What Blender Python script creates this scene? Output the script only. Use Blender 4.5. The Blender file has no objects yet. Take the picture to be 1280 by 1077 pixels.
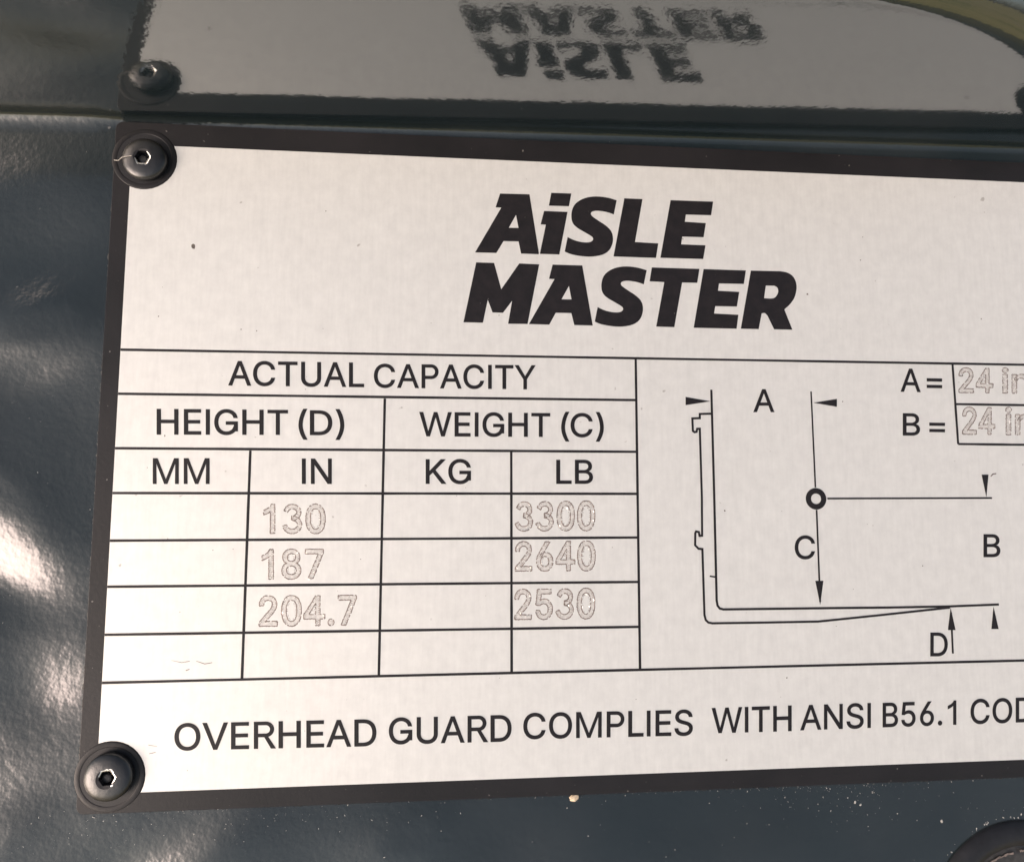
import bpy, bmesh, math, random, json
from mathutils import Vector, Matrix, noise
from mathutils.geometry import tessellate_polygon

# ------------------------------------------------------------------ frame
# The plate lies in its own plane (x right, y up, z off the metal, in mm).
# That plane is tilted back 30 degrees and stands 1.1 m above the ground.
TILT = math.radians(30)
FRAME = Matrix.Translation((0, 0, 1.1)) @ Matrix.Rotation(TILT, 4, 'X')
MM = 0.001
col = bpy.context.scene.collection
scene = bpy.context.scene
random.seed(4)

# ------------------------------------------------------------------ camera
cam_data = bpy.data.cameras.new('camera')
cam_data.sensor_width = 36.0
cam_data.lens = 853.0 / 1280 * 36.0
cam_data.clip_start = 0.005
cam_data.clip_end = 400
cam = bpy.data.objects.new('camera', cam_data)
col.objects.link(cam)
RC = Matrix(((0.99612769, -0.00767946, -0.08758225), (-0.0008784, 0.99525884, -0.09725773), (0.08791389, 0.09695805, 0.99139815)))
cam.matrix_world = FRAME @ (Matrix.Translation(Vector((-7.039, -7.398, 121.081)) * MM) @ RC.to_4x4())
scene.camera = cam

# ------------------------------------------------------------------ sky, sun, exposure
SUN_LOCAL = Vector((-0.77, -0.32, 0.56)).normalized()      # towards the sun, in the plate's frame
SUN = (FRAME.to_3x3() @ SUN_LOCAL).normalized()
ELEV = math.asin(SUN.z)
AZ = math.atan2(SUN.x, SUN.y)
world = bpy.data.worlds.new('World')
scene.world = world
world.use_nodes = True
wn = world.node_tree
wn.nodes.clear()
sky = wn.nodes.new('ShaderNodeTexSky')
sky.sky_type = 'NISHITA'
sky.sun_disc = False
sky.sun_elevation = ELEV
sky.sun_rotation = AZ
sky.air_density = 1.0
sky.dust_density = 3.0
sky.ozone_density = 1.0
bg = wn.nodes.new('ShaderNodeBackground')
bg.inputs['Strength'].default_value = 0.10
wo = wn.nodes.new('ShaderNodeOutputWorld')
hsv = wn.nodes.new('ShaderNodeHueSaturation')      # thin overcast: the blue is washed out
hsv.inputs['Saturation'].default_value = 0.6
wn.links.new(sky.outputs[0], hsv.inputs['Color'])
wn.links.new(hsv.outputs[0], bg.inputs[0])
wn.links.new(bg.outputs[0], wo.inputs[0])
sun_data = bpy.data.lights.new('sun', 'SUN')
sun_data.energy = 1.35
sun_data.angle = math.radians(32)
sun_data.color = (1.0, 0.76, 0.68)
sun = bpy.data.objects.new('sun', sun_data)
col.objects.link(sun)
sun.rotation_euler = SUN.to_track_quat('Z', 'Y').to_euler()
scene.view_settings.view_transform = 'Standard'
scene.view_settings.look = 'None'
scene.view_settings.gamma = 1.0
scene.view_settings.exposure = 0.95

DATA = json.loads(r'''{"words":[["ACTUAL",-45.72,12.09,-22.63,12.09,-22.71,16.36,-45.88,16.29],["CAPACITY",-20.79,12.04,7.83,12.1,7.84,16.38,-20.86,16.16],["HEIGHT",-57.25,3.45,-35.49,3.54,-35.61,7.78,-57.46,7.75],["(D)",-33.57,3.54,-25.88,3.53,-25.98,7.77,-33.69,7.77],["WEIGHT",-12.71,3.47,10.47,3.51,10.5,7.69,-12.76,7.67],["(C)",12.6,3.51,20.25,3.52,20.31,7.73,12.64,7.71],["MM",-57.48,-4.96,-48.32,-4.95,-48.49,-0.68,-57.68,-0.72],["IN",-32.76,-4.93,-27.83,-4.93,-27.93,-0.66,-32.88,-0.68],["KG",-11.5,-4.9,-3.7,-4.89,-3.72,-0.68,-11.55,-0.71],["LB",11.64,-4.88,18.17,-4.87,18.22,-0.69,11.67,-0.72],["A",77.68,12.57,81.53,12.55,81.81,16.91,77.94,16.91],["=",82.92,12.53,85.9,12.52,86.18,16.88,83.2,16.9],["B",77.61,4.25,80.92,4.24,81.18,8.35,77.86,8.35],["=",82.9,4.16,85.92,4.14,86.2,8.28,83.17,8.3],["A",48.62,8.39,52.49,8.43,52.65,12.61,48.77,12.55],["C",55.43,-18.5,59.14,-18.53,59.32,-14.42,55.61,-14.4],["B",92.2,-18.46,95.45,-18.49,95.76,-14.36,92.5,-14.34],["D",80.51,-36.25,83.76,-36.32,84.04,-32.18,80.78,-32.13],["OVERHEAD",-51.97,-48.57,-19.38,-48.88,-19.46,-44.62,-52.16,-44.41],["GUARD",-17.18,-48.67,3.46,-48.84,3.46,-44.56,-17.24,-44.5],["COMPLIES",5.62,-48.53,35.37,-48.8,35.49,-44.57,5.63,-44.37],["WITH",38.94,-48.56,53.43,-48.61,53.61,-44.34,39.06,-44.39],["ANSI",55.18,-48.53,68.26,-48.49,68.49,-44.29,55.37,-44.35],["B56.1",70.62,-48.47,84.61,-48.42,84.89,-44.3,70.86,-44.35],["CODE",87.5,-48.4,103.08,-48.35,103.44,-44.08,87.8,-44.18]],"eng":[["130",-38.89,-13.28,-28.77,-13.33,-28.89,-8.66,-39.04,-8.64],["187",-38.89,-20.99,-28.89,-20.95,-29.01,-16.28,-39.05,-16.29],["204.7",-39.09,-28.78,-23.19,-28.85,-23.28,-24.13,-39.25,-24.05],["3300",4.35,-13.07,18.35,-13.06,18.42,-8.14,4.36,-8.27],["2640",4.34,-20.06,18.35,-20.11,18.41,-15.23,4.35,-15.28],["2530",4.22,-28.38,18.16,-28.4,18.22,-23.48,4.22,-23.52],["24",89.51,12.63,96.27,12.65,96.61,17.2,89.82,17.16],["in",98.41,12.65,103.79,12.65,104.16,17.23,98.76,17.21],["24",89.69,4.64,96.07,4.66,96.44,9.55,90.03,9.55],["in",98.49,4.63,103.81,4.62,104.2,9.51,98.87,9.52]],"rules":[[-64.16,18.01,103.23,18.12],[-63.96,10.35,26.26,10.31],[-63.85,1.02,26.38,0.86],[-64.35,-6.55,26.53,-6.72],[-64.57,-14.49,26.38,-14.5],[-64.54,-22.07,26.23,-22.32],[-64.49,-29.87,26.37,-30.12],[-64.44,-37.57,98.82,-37.44],[-41.68,0.73,-41.69,-37.59],[-18.92,10.06,-19.12,-37.59],[3.51,0.68,3.55,-37.44],[26.48,17.88,26.22,-37.41],[88.44,18.16,88.55,2.62],[88.67,10.27,102.6,10.19],[88.55,2.65,101.99,2.52]],"dia":[[40.63,12.42,40.58,-7.16,40.46,-25.73,40.6,-26.65,40.99,-27.15,41.65,-27.33,59.33,-27.39,72.82,-27.46,84.83,-27.43,94.57,-27.22],[40.49,7.95,38.31,7.88,38.29,7.1,36.87,7.04,36.92,4.74,37.22,4.52,37.61,4.59,37.73,5.14,38.23,5.15,38.26,-7.16,38.11,-14.24,37.62,-14.24,37.52,-13.58,37.02,-13.49,36.86,-13.78,36.76,-15.92,37.38,-16.56,38.09,-16.63,38.14,-28.23,38.35,-29.14,38.82,-29.58,39.58,-29.73,49.89,-29.76,59.26,-29.75,71.2,-28.8,84.85,-27.64],[39.31,-21.44,40.6,-21.64],[59.86,12.34,59.88,3.19,59.89,-5.56],[59.93,-9.67,59.84,-26.29],[62.11,-7.6,94.66,-7.53],[84.99,-28.52,84.86,-35.9]],"tri":[[40.41,10.25,35.7,11.01,35.66,9.48],[60.19,10.21,64.87,11.0,64.79,9.49],[59.82,-26.83,59.08,-22.49,60.63,-22.5],[93.51,-7.42,92.86,-3.13,94.26,-3.12],[93.45,-27.56,92.72,-31.64,94.17,-31.67],[84.96,-27.64,84.17,-31.68,85.67,-31.71]],"ring":[59.91,-7.64],"logo":[[[1.48,48.53,6.95,48.6,8.66,37.4,8.61,37.2,5.36,37.21,4.89,39.5,2.12,39.47,0.8,37.18,-3.1,37.17,1.7,45.83,0.65,45.85],[3.09,42.04,4.43,44.55,4.89,42.07]],[[11.03,49.05,14.81,49.06,14.34,46.57,10.56,46.54]],[[9.66,45.49,14.07,45.48,12.46,37.26,8.83,37.26,9.98,42.88,9.0,42.88]],[[23.41,48.08,22.82,45.31,22.41,45.45,22.0,45.59,21.54,45.7,20.98,45.8,20.37,45.87,19.83,45.9,19.43,45.89,19.1,45.83,18.84,45.75,18.64,45.64,18.52,45.51,18.46,45.36,18.46,45.21,18.52,45.04,18.68,44.84,18.98,44.6,19.38,44.33,19.81,44.04,20.27,43.75,20.77,43.45,21.22,43.14,21.6,42.82,21.93,42.5,22.2,42.15,22.39,41.79,22.51,41.41,22.58,41.01,22.6,40.59,22.57,40.15,22.48,39.71,22.33,39.25,22.13,38.8,21.86,38.39,21.51,38.04,21.08,37.74,20.57,37.48,19.96,37.29,19.27,37.14,18.59,37.05,17.93,37.01,17.27,37.03,16.61,37.07,15.93,37.15,15.24,37.26,14.65,37.39,14.2,37.53,13.84,37.68,13.47,37.84,14.03,40.64,14.43,40.45,14.82,40.26,15.24,40.1,15.7,39.96,16.18,39.85,16.64,39.77,17.1,39.73,17.54,39.73,17.91,39.76,18.21,39.82,18.45,39.92,18.62,40.04,18.75,40.18,18.82,40.35,18.83,40.51,18.79,40.65,18.69,40.79,18.49,40.96,18.15,41.18,17.7,41.43,17.23,41.69,16.75,41.96,16.25,42.23,15.83,42.51,15.5,42.78,15.24,43.05,15.04,43.35,14.9,43.7,14.81,44.08,14.77,44.5,14.78,44.97,14.84,45.48,14.96,45.95,15.11,46.38,15.31,46.77,15.59,47.14,15.96,47.48,16.4,47.79,16.88,48.06,17.37,48.27,17.9,48.44,18.45,48.56,19.01,48.64,19.58,48.68,20.16,48.68,20.73,48.65,21.31,48.58,21.87,48.49,22.39,48.37,22.9,48.22]],[[24.88,48.52,28.37,48.51,26.77,40.11,31.22,39.99,30.72,37.17,22.64,37.2]],[[33.79,48.51,42.09,48.54,41.6,45.83,36.69,45.79,36.45,44.38,40.53,44.26,40.01,41.48,35.88,41.46,35.61,39.96,40.34,39.91,39.8,37.24,31.56,37.22]],[[-2.88,35.31,0.39,35.3,1.71,30.41,5.02,35.35,8.71,35.27,6.51,24.04,2.95,24.01,3.69,28.3,2.04,26.03,0.13,26.04,-0.75,28.39,-1.61,24.11,-5.13,24.11]],[[11.19,35.31,16.73,35.31,18.56,24.02,15.13,24.03,14.6,26.26,11.71,26.25,10.5,24.01,6.76,24.04,11.53,32.57,10.5,32.59],[12.81,28.81,14.2,31.36,14.65,28.83]],[[28.89,34.75,28.29,32.03,27.88,32.17,27.47,32.31,27.02,32.42,26.46,32.52,25.85,32.6,25.32,32.64,24.91,32.62,24.58,32.57,24.32,32.49,24.13,32.39,24.0,32.26,23.94,32.11,23.94,31.96,24.0,31.8,24.16,31.6,24.46,31.36,24.86,31.09,25.28,30.81,25.74,30.51,26.24,30.21,26.68,29.9,27.06,29.59,27.4,29.27,27.66,28.93,27.85,28.57,27.97,28.19,28.04,27.8,28.05,27.38,28.02,26.95,27.92,26.52,27.78,26.07,27.58,25.63,27.3,25.23,26.95,24.89,26.52,24.59,26.01,24.35,25.41,24.16,24.72,24.02,24.03,23.94,23.38,23.91,22.72,23.93,22.07,23.98,21.38,24.06,20.7,24.18,20.11,24.3,19.66,24.45,19.3,24.6,18.94,24.76,19.51,27.51,19.9,27.32,20.29,27.13,20.71,26.97,21.16,26.83,21.64,26.72,22.11,26.64,22.56,26.59,23.0,26.58,23.37,26.61,23.67,26.67,23.9,26.76,24.08,26.88,24.21,27.02,24.28,27.18,24.29,27.34,24.25,27.48,24.16,27.62,23.96,27.78,23.61,28.01,23.16,28.26,22.7,28.52,22.22,28.79,21.73,29.06,21.3,29.34,20.98,29.6,20.72,29.87,20.53,30.17,20.38,30.51,20.3,30.89,20.26,31.3,20.27,31.76,20.34,32.26,20.45,32.73,20.6,33.15,20.81,33.53,21.09,33.89,21.46,34.22,21.9,34.53,22.37,34.78,22.87,34.99,23.4,35.15,23.94,35.26,24.5,35.34,25.07,35.37,25.65,35.37,26.22,35.33,26.8,35.26,27.35,35.16,27.88,35.04,28.38,34.89]],[[29.88,35.32,39.02,35.3,38.53,32.6,35.62,32.6,33.91,24.04,30.47,24.08,32.2,32.57,29.4,32.66]],[[39.83,35.3,48.06,35.27,47.56,32.64,42.74,32.6,42.49,31.2,46.62,31.08,46.06,28.26,41.88,28.22,41.6,26.81,46.3,26.68,45.86,24.01,37.6,24.0]],[[49.03,35.27,54.78,35.32,55.29,35.26,55.79,35.2,56.26,35.07,56.69,34.86,57.08,34.59,57.41,34.23,57.66,33.77,57.85,33.22,57.93,32.63,57.89,31.96,57.75,31.24,57.55,30.58,57.29,30.03,56.96,29.55,56.6,29.1,56.19,28.68,55.75,28.29,55.31,27.91,56.74,24.04,53.15,24.05,51.94,26.67,51.78,26.84,51.63,27.01,51.45,27.12,51.26,27.14,51.05,27.09,50.84,27.05,50.14,24.01,46.67,24.02],[51.86,32.44,53.49,32.45,53.72,32.35,53.95,32.25,54.12,32.09,54.22,31.84,54.26,31.53,54.23,31.22,54.11,30.9,53.91,30.57,53.7,30.3,53.49,30.14,53.26,30.03,52.95,29.97,52.49,29.95,51.96,29.97,51.42,29.98]]],"glyphs":{"A":[480,[[16,0,201,509,276,509,463,0,395,0,287,302,276,334,264,372,255,402,244,438,232,478,245,478,236,447,228,419,220,393,213,371,201,333,191,302,85,0],[110,142,110,199,370,199,370,142]]],"B":[456,[[60,0,60,509,241,509,274,507,304,501,329,491,359,469,381,442,394,410,398,374,395,344,387,320,373,301,356,286,336,275,315,267,315,262,339,257,363,245,385,227,402,203,414,173,418,136,413,100,400,67,377,39,344,18,317,8,284,2,247,0],[125,57,245,57,281,60,309,67,330,80,349,105,355,137,352,161,342,184,327,203,306,218,279,228,248,231,125,231],[125,285,238,285,265,288,288,296,308,309,323,326,333,348,336,372,330,403,313,429,283,446,240,452,125,452]]],"C":[520,[[267,-7,235,-5,205,1,177,11,150,25,126,42,104,63,86,88,70,115,59,140,51,166,45,193,41,223,40,254,41,285,45,315,51,343,59,369,70,393,86,421,104,445,126,466,150,484,177,498,205,508,235,514,267,516,305,513,340,504,373,490,402,471,427,447,448,418,463,385,473,348,408,348,401,373,389,395,375,413,357,428,337,440,315,449,292,454,267,456,237,453,209,445,184,432,161,414,141,391,125,364,113,332,106,295,103,254,106,213,113,177,125,145,141,117,161,94,184,76,210,63,237,56,267,53,292,55,315,60,337,69,357,81,375,96,389,114,401,136,408,160,473,160,463,124,448,91,428,62,402,38,373,19,341,5,305,-4]]],"D":[503,[[219,0,96,0,96,57,215,57,254,60,288,68,318,81,343,99,363,122,379,149,390,181,397,216,399,255,397,294,390,329,379,361,364,388,344,410,320,428,291,441,258,449,221,452,93,452,93,509,225,509,261,507,294,501,325,492,353,478,377,461,399,441,418,418,433,391,446,361,455,329,460,293,462,255,460,217,455,181,446,149,433,119,417,92,398,68,376,48,351,31,322,17,291,8,256,2],[125,509,125,0,60,0,60,509]]],"E":[419,[[60,0,60,509,372,509,372,452,125,452,125,286,355,286,355,229,125,229,125,57,375,57,375,0]]],"G":[520,[[269,-7,236,-5,205,1,176,11,149,25,125,43,104,64,85,88,69,116,59,140,51,166,45,194,41,223,40,254,41,285,45,315,51,343,59,369,69,393,85,421,103,445,125,466,149,484,175,498,203,508,233,514,265,516,304,513,340,504,374,489,403,469,429,445,449,416,465,384,474,349,408,349,399,372,387,393,373,411,356,427,337,439,315,448,291,454,265,456,236,453,209,445,183,432,160,414,141,392,125,364,116,340,109,314,105,285,103,254,106,213,113,177,125,145,141,117,161,95,184,76,210,63,238,56,269,53,309,57,345,71,374,93,396,123,410,160,415,202,434,199,283,199,283,256,478,256,478,200,476,170,471,141,463,115,451,91,431,62,406,38,377,19,344,5,308,-4]]],"H":[517,[[60,0,60,509,125,509,125,289,392,289,392,509,457,509,457,0,392,0,392,232,125,232,125,0]]],"I":[182,[[60,0,122,0,122,509,60,509]]],"K":[470,[[104,145,104,216,122,239,139,261,157,282,174,303,193,324,212,344,364,509,448,509,231,276,228,276],[60,0,60,509,125,509,125,334,124,225,125,193,125,0],[372,0,188,259,228,309,449,0]]],"L":[385,[[60,0,60,509,125,509,125,57,361,57,361,0]]],"M":[628,[[60,0,60,509,152,509,277,187,282,174,287,159,299,123,305,103,311,84,317,65,322,49,307,49,318,83,330,121,336,140,342,158,348,174,352,187,476,509,568,509,568,0,504,0,504,291,504,327,505,347,505,369,506,413,507,457,513,457,505,433,498,409,482,363,474,341,467,322,461,305,456,291,342,0,286,0,170,291,165,304,159,321,145,361,137,384,129,408,121,432,112,457,119,457,120,416,121,372,122,328,122,309,122,291,122,0]]],"N":[524,[[60,0,60,509,136,509,343,183,352,169,363,151,375,130,388,107,401,82,414,55,405,54,402,81,401,108,400,134,399,157,399,195,399,509,463,509,463,0,387,0,202,290,190,310,177,331,164,354,148,381,108,452,119,454,122,384,123,354,124,328,125,307,125,291,125,0]]],"O":[533,[[267,-7,235,-5,205,1,177,11,150,25,126,42,105,63,86,88,70,115,59,140,51,166,45,193,41,223,40,254,41,285,45,315,51,343,59,369,70,393,86,421,105,445,126,466,150,484,177,498,205,508,235,514,267,516,299,514,329,508,357,498,384,484,408,466,429,445,448,421,464,393,474,369,482,343,488,315,492,285,493,254,492,223,488,193,482,166,474,140,464,115,448,88,429,63,408,42,384,25,357,11,329,1,299,-5],[267,53,296,55,324,63,349,76,372,94,392,116,408,144,418,168,425,194,429,223,430,254,429,286,425,314,418,341,408,365,392,392,372,415,349,433,324,446,296,453,267,456,237,453,210,445,184,433,161,415,142,392,125,364,116,340,109,314,105,285,103,254,106,213,113,176,125,144,142,117,161,94,184,76,210,63,237,55]]],"P":[445,[[60,0,60,509,235,509,272,506,305,499,332,487,366,462,390,430,400,404,407,377,409,348,407,318,400,291,390,265,366,233,332,207,305,195,272,188,235,186,109,186,109,242,233,242,269,246,297,256,318,272,333,294,342,319,344,348,342,376,333,402,318,423,297,439,268,449,232,452,125,452,125,0]]],"R":[455,[[60,0,60,509,236,509,273,506,305,500,333,489,367,465,390,433,405,395,409,352,405,309,390,271,367,240,333,217,305,206,273,200,236,198,96,198,96,255,234,255,269,258,298,267,319,281,334,300,342,324,345,352,342,380,334,405,319,425,298,440,269,449,233,452,125,452,125,0],[353,0,230,229,303,229,428,0]]],"S":[448,[[224,-9,188,-7,156,-1,128,9,91,31,64,60,46,96,38,137,104,137,110,110,123,88,142,71,166,59,194,52,224,49,257,52,286,60,311,74,329,92,341,114,346,139,342,161,332,179,316,193,296,205,272,214,245,222,184,239,145,253,112,269,86,289,67,313,56,341,52,372,58,413,75,448,102,476,138,498,165,508,195,514,227,516,259,514,289,508,316,498,351,476,377,449,394,415,401,378,337,378,326,412,302,437,267,453,225,459,194,456,167,448,145,435,129,418,118,398,115,376,119,352,131,334,148,319,169,308,191,300,212,293,264,279,287,272,312,264,336,252,359,238,379,220,395,198,405,171,408,139,403,99,386,64,360,34,323,11,294,0,261,-7]]],"T":[448,[[32,452,32,509,417,509,417,452,257,452,257,0,193,0,193,452]]],"U":[517,[[259,-8,220,-6,186,2,154,15,126,33,103,55,85,80,71,108,63,140,60,173,60,509,124,509,124,178,128,144,141,113,160,87,187,68,220,56,259,52,298,56,331,68,357,87,377,113,389,144,393,178,393,509,457,509,457,173,454,140,446,108,433,80,414,55,391,33,363,15,332,2,297,-6]]],"V":[475,[[204,0,16,509,84,509,192,206,203,176,215,137,225,106,236,71,248,31,235,31,244,62,252,90,260,115,267,138,279,176,290,206,395,509,463,509,278,0]]],"W":[686,[[155,0,16,509,82,509,163,196,170,171,175,145,181,120,187,94,192,67,197,40,189,40,194,67,200,94,205,120,211,145,218,171,224,196,306,509,380,509,462,196,468,171,474,145,480,120,486,94,492,67,497,40,488,40,493,67,499,94,504,120,510,145,523,196,603,509,670,509,530,0,455,0,368,323,359,356,351,391,346,417,341,445,336,475,350,475,342,433,335,395,327,359,318,323,230,0]]],"Y":[468,[[203,0,203,208,16,509,91,509,192,344,208,318,222,292,236,264,250,230,224,230,237,265,251,293,265,318,280,344,381,509,455,509,268,208,268,0]]],"(":[240,[[89,207,90,235,92,264,96,293,101,324,107,354,114,384,122,413,132,441,145,477,160,510,177,539,236,539,223,512,212,485,201,457,191,428,182,399,174,370,167,342,161,313,156,276,152,241,151,207,152,176,155,145,160,115,167,83,177,50,188,16,198,-10,209,-38,222,-66,236,-96,177,-96,160,-66,145,-36,132,-6,121,24,111,55,103,85,97,116,93,146,90,176]]],")":[240,[[37,-96,52,-66,64,-37,76,-9,86,18,97,52,106,85,113,116,118,147,121,177,122,207,121,241,117,276,112,313,106,342,99,370,91,399,82,428,73,457,62,485,50,512,37,539,97,539,113,510,128,477,142,441,151,413,159,384,167,354,173,323,178,293,181,264,183,235,184,207,183,176,180,145,176,115,170,84,161,53,152,23,140,-7,127,-37,113,-67,97,-96]]],"=":[478,[[72,245,72,301,381,301,381,245],[72,97,72,153,381,153,381,97]]],".":[190,[[95,-4,78,-1,63,9,53,24,50,41,53,59,63,73,78,83,95,87,113,83,128,73,138,59,141,41,138,24,128,9,113,-1]]],"0":[452,[[227,-7,191,-3,158,7,130,24,105,48,85,77,69,113,61,138,55,164,51,192,49,222,48,254,49,286,51,316,55,344,61,370,69,395,85,431,106,461,130,484,159,502,191,512,227,516,262,512,295,502,323,484,348,461,368,431,384,395,392,370,398,344,402,316,404,286,405,254,404,222,402,192,398,164,392,138,384,113,368,77,348,48,323,24,295,7,263,-3],[227,50,261,56,290,74,313,103,330,144,338,176,342,213,344,254,342,295,338,332,330,365,313,405,290,435,261,453,227,460,192,453,163,435,140,405,123,365,115,332,111,295,109,254,111,213,115,176,123,144,140,103,163,74,192,56]]],"1":[440,[[238,0,300,0,300,512,252,512,232,478,195,445,150,420,105,402,105,345,150,362,200,390,238,420]]],"2":[452,[[64,0,64,47,234,229,261,257,282,282,299,305,311,327,318,348,320,371,317,397,308,419,293,436,273,449,250,457,224,460,196,457,172,447,153,433,139,413,130,390,127,362,66,362,71,405,86,442,111,473,143,496,168,507,196,513,225,516,268,511,306,497,337,474,361,445,376,411,381,372,378,345,371,318,357,290,336,259,317,235,294,209,267,180,153,60,153,57,389,57,389,0]]],"3":[452,[[218,-7,188,-5,159,1,133,10,98,30,70,57,52,91,44,132,109,132,115,107,126,87,144,71,165,59,191,52,219,50,248,53,275,61,297,74,315,93,325,116,329,145,326,172,316,196,299,217,275,234,242,244,201,248,157,248,157,299,288,448,288,452,70,452,70,509,372,509,372,461,211,278,211,289,247,290,279,286,308,276,344,253,371,222,387,186,393,145,387,103,370,66,344,36,309,12,281,2,251,-5]]],"4":[452,[[40,105,40,158,247,509,311,509,109,166,109,163,413,163,413,105],[282,0,282,121,282,146,282,318,343,318,343,0]]],"5":[452,[[221,-7,178,-2,140,11,108,32,83,60,66,93,60,130,122,130,127,108,138,89,154,73,173,60,196,52,221,50,250,53,276,64,298,82,314,104,324,131,328,162,324,193,314,221,297,244,275,262,248,273,218,277,192,275,167,268,145,258,128,246,67,253,96,509,366,509,366,452,151,452,134,301,136,301,155,315,178,325,203,331,229,334,263,330,294,321,321,306,345,285,364,260,379,231,388,199,391,163,388,132,381,102,369,76,352,52,332,32,309,15,282,3,253,-4]]],"6":[452,[[226,-7,196,-4,168,3,142,15,109,40,84,74,73,101,66,130,64,162,68,199,80,239,89,261,102,285,118,311,137,340,252,509,322,509,151,261,145,261,154,275,165,288,179,299,196,307,214,312,235,314,278,309,316,295,346,271,370,240,380,215,387,187,389,157,387,127,379,98,368,73,343,39,310,14,284,3,257,-4],[226,48,254,52,279,63,299,79,314,101,324,128,327,157,324,187,314,213,299,235,279,251,254,262,226,265,198,262,174,252,153,235,138,214,128,188,125,158,128,128,138,102,153,79,174,63,198,52]]],"7":[452,[[97,0,323,448,323,452,62,452,62,509,391,509,391,449,165,0]]],"8":[452,[[226,-7,193,-5,163,1,136,11,101,33,74,62,57,96,52,135,55,166,65,195,81,220,101,241,125,256,153,265,153,267,119,282,93,308,76,342,70,380,75,417,90,450,114,477,146,498,184,511,226,516,269,511,306,498,337,477,361,450,377,417,382,380,376,342,359,308,333,282,300,267,300,265,327,256,351,241,372,220,387,195,397,166,401,135,395,96,378,62,352,33,317,11,289,1,259,-5],[226,49,258,52,285,60,307,74,323,91,333,113,337,139,333,165,322,189,305,208,283,223,256,232,226,235,196,232,169,223,147,208,130,189,119,165,115,139,119,113,129,91,145,74,167,60,195,52],[226,290,252,292,274,300,293,313,307,330,316,351,319,376,316,399,308,420,294,437,275,449,252,457,226,460,200,457,177,449,159,437,145,420,136,399,133,376,136,351,145,330,159,313,178,300,201,292]]],"i":[172,[[53,0,53,379,114,379,114,0],[84,443,67,446,54,455,44,468,41,483,44,499,54,512,67,521,84,524,100,521,114,512,123,499,126,483,123,468,114,455,100,446]]],"n":[410,[[114,227,114,0,53,0,53,379,112,379,112,287,102,287,116,319,132,344,152,362,187,379,227,384,264,380,295,369,321,349,341,321,353,285,357,240,357,0,296,0,296,235,290,275,273,304,246,323,210,329,184,326,161,317,141,303,126,283,117,257]]]}}''')

# ------------------------------------------------------------------ helpers
def link(o, parent=None):
    col.objects.link(o)
    if parent is not None:
        o.parent = parent
    return o

def tag(o, label=None, cat=None, group=None, kind=None):
    if label: o['label'] = label
    if cat: o['category'] = cat
    if group: o['group'] = group
    if kind: o['kind'] = kind
    return o

def thing(name, label, cat, at=(0, 0, 0), group=None, kind=None):
    o = bpy.data.objects.new(name, None)
    o.empty_display_size = 0.01
    col.objects.link(o)
    o.matrix_world = FRAME @ Matrix.Translation(Vector(at) * MM)
    return tag(o, label, cat, group, kind)

def mesh(name, verts, faces, mat, parent=None, smooth=False, place=False):
    """verts in mm; under a parent they are in the parent's frame, otherwise place=True puts them in the plate's frame"""
    me = bpy.data.meshes.new(name)
    me.from_pydata([(v[0] * MM, v[1] * MM, v[2] * MM) for v in verts], [], faces)
    me.validate()
    me.update()
    if mat is not None:
        me.materials.append(mat)
    if smooth:
        me.polygons.foreach_set('use_smooth', [True] * len(me.polygons))
    o = bpy.data.objects.new(name, me)
    link(o, parent)
    if place:
        o.matrix_world = FRAME
    return o

def flat_fill(polys, z):
    """polys: list of closed outlines, the first solid, the others holes -> verts, faces facing +z"""
    vecs = [[Vector((p[0], p[1], 0)) for p in poly] for poly in polys]
    tris = tessellate_polygon(vecs)
    flat = [v for poly in vecs for v in poly]
    verts = [(v.x, v.y, z) for v in flat]
    faces = []
    for a, b, c in tris:
        n = (flat[b] - flat[a]).cross(flat[c] - flat[a])
        faces.append((a, b, c) if n.z > 0 else (a, c, b))
    return verts, faces

def slab(polys, z0, z1):
    """a thin solid with the given outline and holes"""
    v1, f1 = flat_fill(polys, z1)
    verts = list(v1)
    faces = list(f1)
    n = len(v1)
    verts += [(v[0], v[1], z0) for v in v1]
    k = 0
    for poly in polys:
        m = len(poly)
        area = sum(poly[i][0] * poly[(i + 1) % m][1] - poly[(i + 1) % m][0] * poly[i][1] for i in range(m))
        out = (area > 0) == (poly is polys[0])
        for i in range(m):
            a, b = k + i, k + (i + 1) % m
            faces.append((a, a + n, b + n, b) if out else (a, b, b + n, a + n))
        k += m
    faces += [tuple(n + i for i in reversed(f)) for f in f1]
    return verts, faces

class Batch:
    def __init__(self): self.v = []; self.f = []
    def add(self, vf):
        n = len(self.v)
        self.v += vf[0]
        self.f += [tuple(i + n for i in f) for f in vf[1]]
    def make(self, name, mat, parent, smooth=False):
        return mesh(name, self.v, self.f, mat, parent, smooth)

def pairs(flatlist):
    return [(flatlist[i], flatlist[i + 1]) for i in range(0, len(flatlist), 2)]

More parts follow.
